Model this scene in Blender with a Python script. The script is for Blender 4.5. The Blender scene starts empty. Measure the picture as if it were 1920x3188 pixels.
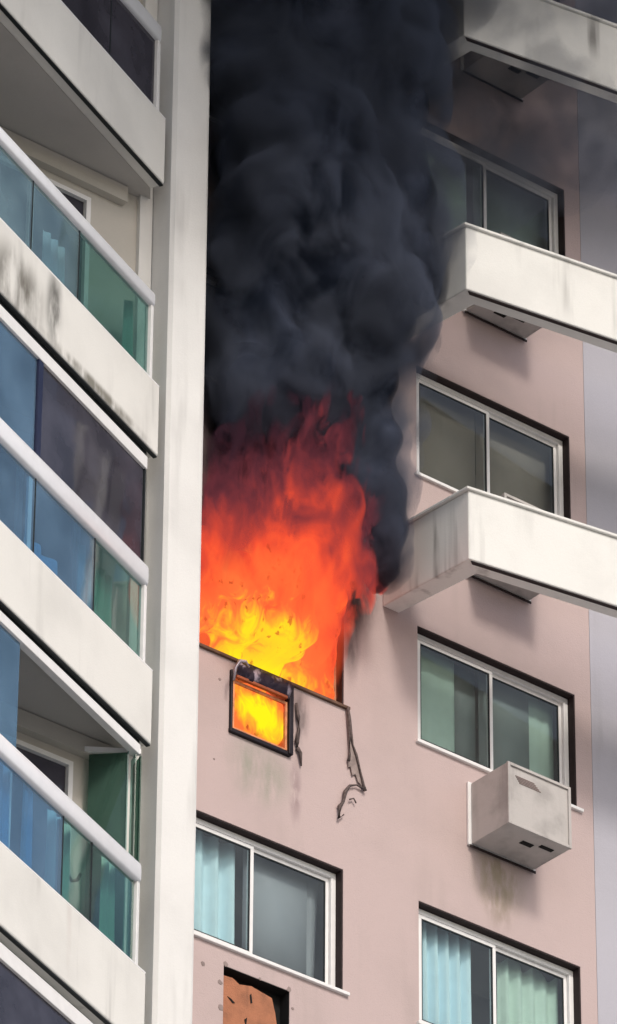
import bpy, bmesh, math, random
from mathutils import Vector, Matrix, noise
random.seed(4)
sc = bpy.context.scene
C = sc.collection
R = math.radians

# ------------------------------------------------------------------ camera
PITCH, ROLL = 0.5720536, 0.0071926
fw = Vector((0, math.cos(PITCH), math.sin(PITCH)))
up = Vector((0, -math.sin(PITCH), math.cos(PITCH)))
rt = Vector((1, 0, 0))
r2 = rt * math.cos(ROLL) + up * math.sin(ROLL)
u2 = -rt * math.sin(ROLL) + up * math.cos(ROLL)
cam = bpy.data.cameras.new('camera')
cam.sensor_fit = 'VERTICAL'; cam.sensor_height = 36; cam.sensor_width = 36
cam.lens = 18807.5 / 3188 * 36
cam.clip_start = 0.5; cam.clip_end = 2000
camo = bpy.data.objects.new('camera', cam); C.objects.link(camo)
M = Matrix((r2, u2, -fw)).transposed().to_4x4()
M.translation = Vector((0, 0, 1.6))
camo.matrix_world = M
sc.camera = camo

# ------------------------------------------------------------------ light
SUN_AZ, SUN_EL = 149.0, 40.0          # compass degrees clockwise from +Y
w = bpy.data.worlds.new('World'); sc.world = w; w.use_nodes = True
wn = w.node_tree.nodes; wl = w.node_tree.links
sky = wn.new('ShaderNodeTexSky'); sky.sky_type = 'NISHITA'; sky.sun_disc = False
sky.sun_elevation = R(SUN_EL); sky.sun_rotation = R(SUN_AZ)
sky.dust_density = 3.0; sky.air_density = 1.0
bg = wn['Background']; bg.inputs['Strength'].default_value = 0.145
wl.new(sky.outputs[0], bg.inputs[0])
sl = bpy.data.lights.new('sun', 'SUN'); sl.energy = 1.55; sl.angle = R(11); sl.color = (1, .95, .88)
so = bpy.data.objects.new('sun', sl); C.objects.link(so)
sd = Vector((math.sin(R(SUN_AZ)) * math.cos(R(SUN_EL)), math.cos(R(SUN_AZ)) * math.cos(R(SUN_EL)), math.sin(R(SUN_EL))))
so.rotation_euler = sd.to_track_quat('Z', 'Y').to_euler()
so.location = (20, -20, 60)
vs = sc.view_settings
vs.view_transform = 'Standard'; vs.look = 'None'; vs.gamma = 1; vs.exposure = 0.12
vs.use_curve_mapping = False
sc.cycles.transparent_max_bounces = 40
sc.cycles.max_bounces = 8
sc.cycles.use_denoising = True

# ------------------------------------------------------------------ frames
# F_A: the pink facade; F_B: the balcony fronts. x runs along the wall to the right, y into it, z is height.
OA = Vector((1.06120834, 49.73954276, 0))
azA, azB, azC = R(50.885), R(27.195), R(60.166)
OB = OA + Vector((math.sin(azA), math.cos(azA), 0)) * -3.56 + Vector((-math.cos(azA), math.sin(azA), 0)) * -.55
F_A = (OA, math.pi / 2 - azA)
F_B = (OB, math.pi / 2 - azB)

def fa(x, y):                                   # a point of frame B in frame A
    a = azA - azB
    return (-3.56 + x * math.cos(a) - y * math.sin(a), -.55 + x * math.sin(a) + y * math.cos(a))

# ------------------------------------------------------------------ object helpers
def props(o, label=None, cat=None, group=None, kind=None):
    if label: o['label'] = label
    if cat: o['category'] = cat
    if group: o['group'] = group
    if kind: o['kind'] = kind
    return o

def root(name, frame, pos=(0, 0, 0), **k):
    o = bpy.data.objects.new(name, None); C.objects.link(o)
    O, rz = frame
    p = Vector(pos); p.rotate(Matrix.Rotation(rz, 3, 'Z'))
    o.location = O + p; o.rotation_euler = (0, 0, rz)
    o.empty_display_size = .2
    return props(o, **k)

class MB:
    """collects shapes; off is taken off every point, so that shapes can be given in frame coordinates"""
    def __init__(s, off=(0, 0, 0)):
        s.v = []; s.f = []; s.off = Vector(off)
    def add(s, vs, fs):
        n = len(s.v)
        s.v += [tuple(Vector(p) - s.off) for p in vs]
        s.f += [[n + i for i in f] for f in fs]
        return s
    def box(s, x0, x1, y0, y1, z0, z1):
        return s.add([(x0, y0, z0), (x1, y0, z0), (x1, y1, z0), (x0, y1, z0), (x0, y0, z1), (x1, y0, z1), (x1, y1, z1), (x0, y1, z1)],
                     [(0, 3, 2, 1), (4, 5, 6, 7), (0, 1, 5, 4), (1, 2, 6, 5), (2, 3, 7, 6), (3, 0, 4, 7)])
    def prism(s, pts, z0, z1):
        n = len(pts)
        a = sum(pts[i][0] * pts[(i + 1) % n][1] - pts[(i + 1) % n][0] * pts[i][1] for i in range(n))
        if a < 0: pts = pts[::-1]
        return s.add([(x, y, z0) for x, y in pts] + [(x, y, z1) for x, y in pts],
                     [list(range(n))[::-1], list(range(n, 2 * n))] + [(i, (i + 1) % n, n + (i + 1) % n, n + i) for i in range(n)])
    def slab_xz(s, pts, y0, y1):                 # polygon in x,z pulled through y
        n = len(pts)
        a = sum(pts[i][0] * pts[(i + 1) % n][1] - pts[(i + 1) % n][0] * pts[i][1] for i in range(n))
        if a > 0: pts = pts[::-1]
        return s.add([(x, y0, z) for x, z in pts] + [(x, y1, z) for x, z in pts],
                     [list(range(n))[::-1], list(range(n, 2 * n))] + [(i, (i + 1) % n, n + (i + 1) % n, n + i) for i in range(n)])
    def tube(s, pts, rad, k=6):
        n0 = []
        for i, p in enumerate(pts):
            p = Vector(p)
            a = Vector(pts[max(i - 1, 0)]); b = Vector(pts[min(i + 1, len(pts) - 1)])
            t = (b - a).normalized(); q = t.to_track_quat('Z', 'Y')
            r = rad[i] if isinstance(rad, (list, tuple)) else rad
            n0.append([p + q @ Vector((r * math.cos(j * 2 * math.pi / k), r * math.sin(j * 2 * math.pi / k), 0)) for j in range(k)])
        vs = [q for ring in n0 for q in ring]
        fs = [[i * k + j, i * k + (j + 1) % k, (i + 1) * k + (j + 1) % k, (i + 1) * k + j] for i in range(len(pts) - 1) for j in range(k)]
        fs += [list(range(k))[::-1], [(len(pts) - 1) * k + j for j in range(k)]]
        return s.add(vs, fs)
    def fold(s, x0, x1, z0, z1, y, amp=.03, n=6, t=.004, sway=.0, seed=0, zt=None):
        """a hanging pleated cloth with thickness"""
        rnd = random.Random(seed)
        nx, nz = n * 8, 6
        ph = [rnd.uniform(.6, 1.4) for _ in range(n + 2)]
        P = []
        for side in (0, 1):
            for j in range(nz + 1):
                for i in range(nx + 1):
                    u = i / nx; q = u * n
                    ww = ph[int(q)] * (1 - q % 1) + ph[int(q) + 1] * (q % 1)
                    v = j / nz
                    a = amp * ww * (1.25 - .5 * v)
                    top = z1 if zt is None else z1 - zt * (.5 + .5 * math.cos(q * math.pi * 2 * .5)) 
                    P.append((x0 + (x1 - x0) * u + sway * (1 - v) * math.sin(3 * u + seed), y + a * math.sin(q * 2 * math.pi + ww) + side * t, z0 + (top - z0) * v))
        A = (nx + 1) * (nz + 1); F = []
        for j in range(nz):
            for i in range(nx):
                a = j * (nx + 1) + i
                F.append((a, a + 1, a + nx + 2, a + nx + 1)); F.append((A + a, A + a + nx + 1, A + a + nx + 2, A + a + 1))
        for j in range(nz):
            for i in (0, nx):
                a = j * (nx + 1) + i; b = a + nx + 1
                F.append((a, b, A + b, A + a) if i == 0 else (a, A + a, A + b, b))
        for i in range(nx):
            F.append((i, A + i, A + i + 1, i + 1)); b = nz * (nx + 1) + i; F.append((b, b + 1, A + b + 1, A + b))
        return s.add(P, F)
    def build(s, name, mat, parent=None, bevel=0, smooth=False, **k):
        me = bpy.data.meshes.new(name); me.from_pydata(s.v, [], s.f); me.update()
        me.materials.append(mat)
        o = bpy.data.objects.new(name, me); C.objects.link(o)
        if parent: o.parent = parent
        if smooth:
            for p in me.polygons: p.use_smooth = True
        if bevel:
            m = o.modifiers.new('bevel', 'BEVEL'); m.width = bevel; m.segments = 2; m.limit_method = 'ANGLE'; m.angle_limit = R(40)
        return props(o, **k)

# ------------------------------------------------------------------ material helpers
class NT:
    def __init__(s, name):
        s.m = bpy.data.materials.new(name); s.m.use_nodes = True
        s.t = s.m.node_tree; s.t.nodes.clear()
        s.out = s.t.nodes.new('ShaderNodeOutputMaterial')
        s.tc = s.t.nodes.new('ShaderNodeTexCoord')
    def n(s, typ, **k):
        nd = s.t.nodes.new('ShaderNode' + typ)
        for a, b in k.items(): setattr(nd, a, b)
        return nd
    def set(s, nd, key, val):
        i = nd.inputs[key]
        if isinstance(val, bpy.types.NodeSocket): s.t.links.new(val, i)
        elif isinstance(val, (tuple, list)) and i.type == 'RGBA' and len(val) == 3: i.default_value = (*val, 1)
        else: i.default_value = val
    def math(s, op, a, b=0.0, c=0.0, clamp=False):
        nd = s.n('Math', operation=op, use_clamp=clamp)
        s.set(nd, 0, a); s.set(nd, 1, b)
        if op in ('MULTIPLY_ADD', 'SMOOTH_MIN'): s.set(nd, 2, c)
        return nd.outputs[0]
    def ramp(s, v, lo, hi, a=0., b=1., smooth=True):
        nd = s.n('MapRange', interpolation_type='SMOOTHSTEP' if smooth else 'LINEAR')
        s.set(nd, 0, v); s.set(nd, 1, lo); s.set(nd, 2, hi); s.set(nd, 3, a); s.set(nd, 4, b)
        return nd.outputs[0]
    def noise(s, scale, vec=(1, 1, 1), detail=4, dist=0., loc=(0, 0, 0), rough=.55):
        mp = s.n('Mapping'); s.set(mp, 'Vector', s.tc.outputs['Object'])
        mp.inputs['Scale'].default_value = vec; mp.inputs['Location'].default_value = loc
        nd = s.n('TexNoise'); s.set(nd, 'Vector', mp.outputs[0]); s.set(nd, 'Scale', scale); s.set(nd, 'Detail', detail)
        s.set(nd, 'Distortion', dist); s.set(nd, 'Roughness', rough)
        return nd.outputs[0]
    def mix(s, f, a, b, blend='MIX'):
        nd = s.n('Mix', data_type='RGBA', blend_type=blend)
        s.set(nd, 0, f)
        for i, v in ((6, a), (7, b)):
            if isinstance(v, bpy.types.NodeSocket): s.t.links.new(v, nd.inputs[i])
            else: nd.inputs[i].default_value = (*v, 1)
        return nd.outputs[2]
    def bump(s, h, strength=.3, dist=.01):
        nd = s.n('Bump'); s.set(nd, 'Height', h); s.set(nd, 'Strength', strength); s.set(nd, 'Distance', dist)
        return nd.outputs[0]
    def principled(s, col, rough=.7, normal=None, metal=0., spec=.3):
        p = s.n('BsdfPrincipled'); s.set(p, 'Base Color', col); s.set(p, 'Roughness', rough); s.set(p, 'Metallic', metal)
        s.set(p, 'Specular IOR Level', spec)
        if normal is not None: s.set(p, 'Normal', normal)
        s.t.links.new(p.outputs[0], s.out.inputs[0])
        return p
    def blob(s, x, z, rx, rz, soft=.5):           # a stain mask: 1 at (x, z) in the object's own frame
        sp = s.n('SeparateXYZ'); s.set(sp, 0, s.tc.outputs['Object'])
        dx = s.math('DIVIDE', s.math('SUBTRACT', sp.outputs[0], x), rx)
        dz = s.math('DIVIDE', s.math('SUBTRACT', sp.outputs[2], z), rz)
        d = s.math('SQRT', s.math('ADD', s.math('MULTIPLY', dx, dx), s.math('MULTIPLY', dz, dz)))
        return s.ramp(d, 1.0, 1.0 - soft, 0, 1)

def paint(name, col, dirt=.25, streak=.25, dirtcol=(.12, .11, .10), rough=.8, stains=(), grain=.25, streak_scale=5.0, mott=1.0):
    t = NT(name)
    big = t.ramp(t.noise(mott, detail=5), .42, .72)
    c = t.mix(t.math('MULTIPLY', big, dirt), col, [a * .55 + b * .3 for a, b in zip(col, dirtcol)])
    st = t.ramp(t.noise(streak_scale, (1, 1, .09), detail=3, loc=(3, 1, 2)), .52, .75)
    st2 = t.math('MULTIPLY', st, t.ramp(t.noise(.8, detail=2, loc=(7, 2, 1)), .35, .65))
    c = t.mix(t.math('MULTIPLY', st2, streak), c, dirtcol)
    fine = t.noise(60, detail=3)
    c = t.mix(t.ramp(fine, .3, .7, 0, .12), c, [a * .75 for a in col])
    for (x, z, rx, rz, scol, k, sc_) in stains:
        m = t.math('MULTIPLY', t.blob(x, z, rx, rz, .8), t.ramp(t.noise(sc_, (1, 1, .35), detail=4, loc=(x, 0, z)), .3, .6))
        c = t.mix(t.math('MULTIPLY', m, k), c, scol)
    h = t.math('ADD', fine, t.noise(9, detail=4))
    t.principled(c, rough, t.bump(h, grain, .006))
    return t.m

def plain(name, col, rough=.6, metal=0., var=.15, scale=8., bump=.1):
    t = NT(name)
    f = t.noise(scale, detail=4)
    c = t.mix(t.ramp(f, .35, .7, 0, var), col, [a * .4 for a in col])
    t.principled(c, rough, t.bump(f, bump, .004), metal)
    return t.m

def glass(name, tint, refl=1.0, film=0., filmcol=(.1, .1, .12), ior=1.5):
    """window glass: a tinted see-through pane that mirrors the sky at glancing angles, with a film of dust"""
    t = NT(name)
    tr = t.n('BsdfTransparent'); t.set(tr, 0, tint)
    gl = t.n('BsdfGlossy'); t.set(gl, 0, (1, 1, 1)); t.set(gl, 'Roughness', .03)
    t.set(gl, 'Normal', t.bump(t.noise(1.3, detail=1), .04, .05))
    fr = t.n('Fresnel'); t.set(fr, 'IOR', ior)
    df = t.n('BsdfDiffuse'); t.set(df, 0, filmcol)
    m0 = t.n('MixShader'); t.set(m0, 0, t.ramp(t.noise(1.5, detail=4), .3, .75, film * .6, min(1, film * 1.3)))
    t.t.links.new(tr.outputs[0], m0.inputs[1]); t.t.links.new(df.outputs[0], m0.inputs[2])
    m1 = t.n('MixShader'); geo = t.n('NewGeometry')
    t.set(m1, 0, t.math('MULTIPLY', t.math('MULTIPLY', fr.outputs[0], refl, clamp=True), t.math('SUBTRACT', 1.0, geo.outputs['Backfacing'])))
    t.t.links.new(m0.outputs[0], m1.inputs[1]); t.t.links.new(gl.outputs[0], m1.inputs[2])
    t.t.links.new(m1.outputs[0], t.out.inputs[0])
    return t.m

GREY = (.16, .15, .14); SOOT = (.02, .018, .02)
M_pink = paint('pink_render', (.515, .405, .39), dirt=.38, streak=.22, mott=.7, grain=.6, streak_scale=3.2, dirtcol=(.25, .22, .19), stains=[
    (-1.95, 29.95, .5, .45, (.27, .28, .22), .8, 4), (1.0, 29.85, .42, .5, (.30, .25, .17), .85, 7),
    (1.0, 29.6, .25, .4, (.25, .2, .15), .5, 14),
    (-1.9, 32.7, 1.7, 1.4, SOOT, 1.0, .8), (-1.9, 34.5, 1.9, 3.0, SOOT, 1.0, .8), (-1.9, 38, 1.9, 4.0, SOOT, 1.0, .8),
    (-1.5, 29.9, .1, .45, (.3, .22, .22), .8, 12), (-.84, 31.95, .16, .75, SOOT, .9, 3), (-.78, 32.3, .32, .5, SOOT, .8, 3), (-1.45, 30.75, .14, .4, (.1, .08, .08), .7, 9)])
M_side = paint('grey_render', (.45, .44, .49), dirt=.35, streak=.2, mott=.5)
M_ring = paint('ledge_white', (.78, .77, .735), dirt=.3, streak=.95, streak_scale=4.2, stains=[
    (1.42, 33.1, .035, .10, (.05, .045, .04), 1, 3), (1.6, 36.05, .03, .5, (.25, .24, .23), .6, 6), (1.75, 39.0, .3, .9, (.3, .29, .28), .7, 5)])
M_col = paint('column_white', (.75, .74, .72), dirt=.35, streak=.35, mott=.6, streak_scale=4)
M_slab = paint('balcony_white', (.77, .755, .715), dirt=.32, streak=.5, streak_scale=3.5, mott=.8, stains=[
    (-2.12, 32.86, .2, .6, (.08, .078, .07), .95, 4), (-2.8, 32.7, .7, .5, (.12, .11, .09), .95, 4), (-1.3, 32.5, 1.4, .1, (.1, .09, .06), .8, 5), (-1.5, 26.9, .07, .7, (.5, .42, .38), .5, 1.2)])
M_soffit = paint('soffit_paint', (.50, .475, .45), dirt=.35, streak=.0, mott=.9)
M_back = paint('balcony_back_wall', (.52, .49, .44), dirt=.2, streak=.05)
M_dim = plain('room_plaster', (.28, .26, .24), .9)
M_reveal = plain('dark_reveal_shade', (.028, .017, .017), .7, scale=14, var=.5)  # shade of the window reveals put into a near-black colour
M_alu = plain('white_frame', (.80, .79, .78), .45, var=.10)
M_rail = plain('white_handrail', (.82, .83, .86), .3, var=.08)
M_gasket_shade = plain('black_gasket_shade', (.012, .016, .018), .6)  # black for gaskets, and for shade painted in gaps and under slab edges
M_glassA = glass('window_glass', (.88, .93, .92), .9, .05, (.4, .43, .42))
M_glassG = glass('green_rail_glass', (.50, .68, .65), 1.0, .12, (.20, .36, .36), 1.55)
M_glassB = glass('blue_rail_glass', (.42, .64, .78), 1.15, .26, (.25, .40, .54), 1.6)
M_glassT = glass('teal_rail_glass', (.52, .68, .70), 1.1, .34, (.27, .39, .42), 1.6)
M_glassD = glass('dark_film_glass', (.12, .12, .14), .6, .45, (.13, .125, .16), 1.5)
M_glassP = glass('green_fold_glass', (.22, .38, .32), .7, .25, (.13, .24, .19), 1.5)
M_cloth = plain('pale_blue_curtain', (.70, .86, .95), .9, var=.08)
M_clothg = plain('pale_green_curtain', (.60, .72, .64), .9, var=.10)
M_blind = plain('grey_roller_blind', (.30, .32, .325), .8, var=.1, scale=3)
M_blindb = plain('brown_roller_blind', (.36, .285, .25), .8, var=.12, scale=3)
M_blindv = plain('violet_roller_blind', (.36, .35, .39), .8, var=.1, scale=3)
M_char = plain('charred_metal', (.018, .013, .018), .55, .3, var=.6, scale=20, bump=.6)
M_sheen = plain('heat_stained_sheet', (.42, .36, .40), .4, .4, var=.8, scale=7, bump=.5)
M_house = paint('air_conditioner_paint', (.48, .45, .43), dirt=.8, streak=.6, mott=3.2, streak_scale=7, dirtcol=(.2, .18, .17))
M_dark = plain('black_opening', (.01, .01, .01), .9)

# ------------------------------------------------------------------ ground
g = MB().box(-600, 600, -500, 700, -.5, 0).build('ground', paint('street_concrete', (.33, .32, .30), dirt=.5, streak=0), kind='structure', label='pale concrete ground in front of the two buildings')

# ------------------------------------------------------------------ pink tower
tower = root('apartment_tower', F_A, label='pink rendered apartment tower with white framed windows and burning flat', cat='building')
HEADS = [16.94, 20.03, 23.12, 26.2, 29.29, 32.33, 35.38, 38.46, 41.55, 44.6, 47.7, 50.8]
HW = 1.29                                         # window height
RC = 2.24                                         # facade corner
holes = []
for h in HEADS:
    holes.append((0, 2.03, h - HW, h)); holes.append((-2.95, -.92, h - HW + (.03 if h == 32.33 else 0), h))
holes.append((-2.28, -1.60, 30.30, 30.90))        # burnt sleeve
holes.append((-2.32, -1.55, 27.17, 27.79))        # bricked sleeve
xs = sorted({-3.3, RC} | {v for a in holes for v in a[:2]})
zs = sorted({0, 60} | {v for a in holes for v in a[2:]})
def inhole(x, z): return any(a < x < b and c < z < d for a, b, c, d in holes)
V, Fc = [], []
vi = {}
def vid(p):
    if p not in vi: vi[p] = len(V); V.append(p)
    return vi[p]
for i in range(len(xs) - 1):
    for j in range(len(zs) - 1):
        xm, zm = (xs[i] + xs[i + 1]) / 2, (zs[j] + zs[j + 1]) / 2
        if inhole(xm, zm): continue
        q = [(xs[i], zs[j]), (xs[i + 1], zs[j]), (xs[i + 1], zs[j + 1]), (xs[i], zs[j + 1])]
        Fc.append([vid((x, 0, z)) for x, z in q]); Fc.append([vid((x, .2, z)) for x, z in q][::-1])
for a, b, c, d in holes:
    q = [(a, c), (b, c), (b, d), (a, d)]
    for k in range(4):
        p, r = q[k], q[(k + 1) % 4]
        # straight runs over the grid lines in between, so that the mesh stays closed
        pts = [p] + sorted([(x, p[1]) for x in xs if min(p[0], r[0]) < x < max(p[0], r[0])] if p[1] == r[1] else [(p[0], z) for z in zs if min(p[1], r[1]) < z < max(p[1], r[1])],
                           key=lambda t: abs(t[0] - p[0]) + abs(t[1] - p[1])) + [r]
        for m in range(len(pts) - 1):
            s_, e_ = pts[m], pts[m + 1]
            Fc.append([vid((s_[0], 0, s_[1])), vid((s_[0], .2, s_[1])), vid((e_[0], .2, e_[1])), vid((e_[0], 0, e_[1]))])
mb = MB(); mb.v = V; mb.f = Fc
mb.build('wall', M_pink, tower)
ca, sa = math.cos(azC - azA), math.sin(azC - azA)
def cc(s, t): return (-.36 + s * ca + t * sa, -1.19 - s * sa + t * ca)   # frame of the ledge fronts (C) in frame A
# the further wall, turned a little towards the street
def ee(s, t): return (RC + .004 + s * ca + t * sa, -s * sa + t * ca)
MB().prism([ee(0, 0), ee(9, 0), ee(9, .3), ee(0, .3)], 0, 60).build('side_wall', M_side, tower, label='pale grey wall turned slightly away from pink wall')
# rooms behind
MB().box(-3.3, 12, 1.5, 14, 0, 59.8).build('core', M_dim, tower)
for h in HEADS:
    MB().box(-3.28, 2.2, .205, 1.49, h + .3, h + .5).build('floor_slab', M_dim, tower)
MB().box(-.55, -.40, .205, 1.49, 0, 59).build('partition', M_dim, tower)

def window(x0, x1, z0, z1, live=True):
    f = MB()
    t = .055
    y0, y1 = .085, .145
    f.box(x0 + .018, x1 - .018, y0, y1, z1 - .02 - t, z1 - .02); f.box(x0 + .018, x1 - .018, y0, y1, z0 + .002, z0 + .002 + t)
    f.box(x0 + .018, x0 + .018 + t, y0, y1, z0 + .002 + t, z1 - .02 - t); f.box(x1 - .018 - t, x1 - .018, y0, y1, z0 + .002 + t, z1 - .02 - t)
    wf = f.build('window', M_alu, tower, bevel=.004)
    rv = MB()                                     # dark lining painted as the shade on head and right jamb
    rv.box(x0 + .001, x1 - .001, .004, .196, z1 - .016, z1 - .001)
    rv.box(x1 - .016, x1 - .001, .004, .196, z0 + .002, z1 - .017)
    rv.build('reveal_shade', M_reveal, wf)
    MB().box(x0 - .03, x1 + .06, -.035, .085, z0 - .035, z0).build('sill', M_alu, wf, bevel=.005)
    if not live: return wf
    xm = (x0 + x1) / 2
    a0, a1, b0, b1 = x0 + .075, xm + .02, xm - .02, x1 - .075
    za, zb = z0 + .06, z1 - .077
    for (p, q, ya) in ((a0, a1, .09), (b0, b1, .118)):
        s = MB(); u = .038; yb = ya + .024
        s.box(p, q, ya, yb, zb - u, zb); s.box(p, q, ya, yb, za, za + u); s.box(p, p + u, ya, yb, za + u, zb - u); s.box(q - u, q, ya, yb, za + u, zb - u)
        s.build('sash', M_alu, wf, bevel=.003)
        k = MB(); e = .012
        p2, q2, c2, d2 = p + u, q - u, za + u, zb - u
        k.box(p2, q2, ya + .004, ya + .02, d2 - e, d2); k.box(p2, q2, ya + .004, ya + .02, c2, c2 + e); k.box(p2, p2 + e, ya + .004, ya + .02, c2 + e, d2 - e); k.box(q2 - e, q2, ya + .004, ya + .02, c2 + e, d2 - e)
        k.build('gasket', M_gasket_shade, wf)
        MB().box(p2 + e, q2 - e, ya + .009, ya + .015, c2 + e, d2 - e).build('pane', M_glassA, wf)
    return wf
for i, h in enumerate(HEADS):
    window(0, 2.03, h - HW, h)
    if h == 32.33:
        wb = MB(); t = .05                        # only the scorched outer frame is left
        wb.box(-.99, -.938, .09, .145, 31.08, 32.3); wb.box(-2.93, -.99, .09, .145, 32.26, 32.31)
        wb.build('window_frame', plain('scorched_frame', (.45, .25, .14), .6, var=.7, scale=9), tower, bevel=.004, label='scorched window frame round the flames')
        MB().box(-.936, -.922, .004, .196, 31.09, 32.31).build('reveal_shade', M_reveal, tower)  # dark jamb strip painted as shade, as at the other windows
        MB().box(-2.99, -.86, -.03, .08, 31.035, 31.066).build('sill', plain('burnt_sill', (.16, .09, .06), .7, var=.6), tower, bevel=.004)
    else:
        window(-2.95, -.92, h - HW, h)

# ledges: beams that run round an open gap in front of the windows
def ledge(z0, z1, label):
    T = .2
    far = 7.0
    a1, b1 = cc(0, 0), cc(far, 0)
    din = (-.44 + T, -.002)
    inner = cc(T * 1.02, T)
    pts = [(-.44, -.002), a1, b1, cc(far, T), inner, din]
    o = MB().prism(pts, z0, z1 - .03).build('ledge', M_ring, tower, bevel=.012, label=label)
    e1, e2 = cc(.03, .02), cc(.07, .06)
    MB().prism([e1, cc(far, .02), cc(far, .045), e2], z0 - .012, z0 - .001).build('edge_shadow', M_reveal, o)  # dark strip painted as the shadow line under the ledge front
    c1 = cc(-.03, -.03)
    cap = [(-.44 - .03, -.003), c1, cc(far, -.03), cc(far, T + .02), cc(T + .02, T + .02), (din[0] + .02, -.003)]
    MB().prism(cap, z1 - .03, z1).build('coping', M_ring, o, bevel=.006)
ledge(32.37, 33.175, 'white ledge level with the flames, lowest of the three')
ledge(35.50, 36.28, 'middle white ledge with its short side veiled in smoke')
ledge(38.62, 39.45, 'uppermost white ledge, streaked grey')

# bricked-up sleeve under the lower left window
p = [(-2.31, 27.18), (-2.31, 27.70), (-2.2, 27.71), (-2.12, 27.67), (-1.98, 27.70), (-1.86, 27.68), (-1.74, 27.66), (-1.70, 27.52), (-1.67, 27.35), (-1.66, 27.18)]
M_brickpatch = paint('orange_mortar', (.42, .17, .09), dirt=.9, streak=.4, mott=4, dirtcol=(.06, .04, .03), grain=1.0, streak_scale=9)
MB().slab_xz(p, .02, .12).build('mortar_patch', M_brickpatch, tower, label='rough orange mortar filling an old opening')
MB().box(-2.315, -1.555, .13, .19, 27.175, 27.785).build('dark_backing', M_dark, tower)
for q in ([(-2.0, 27.60), (-1.985, 27.62), (-1.97, 27.53), (-1.99, 27.52)], [(-2.26, 27.50), (-2.2, 27.45), (-2.17, 27.46), (-2.22, 27.49)], [(-2.06, 27.33), (-2.03, 27.36), (-2.04, 27.26)]):
    MB().slab_xz(q, .014, .019).build('chip', M_dark, tower)
MB().box(-1.557, -1.5505, .002, .128, 27.172, 27.788).box(-2.3195, -1.558, .002, .128, 27.782, 27.7885).build('recess_shade', M_dark, tower)  # black lining painted as shade in the gap round the patch
# chipped render at the edges of both sleeves and a few spots on the wall
def chip(x, z, r, seed, mat=None):
    rnd = random.Random(seed)
    pts = [(x + r * rnd.uniform(.6, 1.1) * math.cos(k * .9), z + r * rnd.uniform(.6, 1.1) * math.sin(k * .9)) for k in range(7)]
    MB().slab_xz(pts, -.004, .002).build('chip', mat or M_chip, tower)
M_chip = plain('bare_mortar', (.30, .235, .22), .9, var=.4)
for k, (x, z, r) in enumerate([(-2.42, 30.78, .018), (-2.56, 27.72, .03), (-2.36, 27.6, .03), (-2.35, 27.35, .04), (-1.51, 27.62, .02), (-1.56, 27.8, .03), (-2.3, 27.81, .03), (-1.9, 27.795, .02), (-2.47, 29.9, .012)]):
    chip(x, z, r, k)

# ------------------------------------------------------------------ balcony block
block = root('balcony_block', F_B, label='white balcony building with glass rails at left beside a tall pale column', cat='building')
colb = MB()
x0, x1 = -3.56, -3.12
def ab(x, y):                                     # frame A point into frame B
    a = azA - azB; dx, dy = x + 3.56, y + .55
    return (dx * math.cos(a) + dy * math.sin(a), -dx * math.sin(a) + dy * math.cos(a))
ch = .035
colb.prism([ab(x0 + ch, -.6), ab(x1 - ch, -.6), ab(x1 - .01, -.59), ab(x1, -.57), ab(x1, -.004), ab(x0, -.004), ab(x0, -.565)], 0, 58)
colb.build('column', M_col, block, label='tall pale column between the balconies and the pink wall')
MB().prism([ab(-3.57, -.3), ab(-3.72, -.3), ab(-3.72, -.25), ab(-3.57, -.25)], 0, 57).build('corner_strip', M_col, block)
PIT = 3.115
BOT = [26.22 + PIT * k for k in range(-7, 9)]
NEAR = {26.22: 0, 29.335: 1, 32.45: 2, 35.565: 3}
XR = -.10
XL = -9.0
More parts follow.
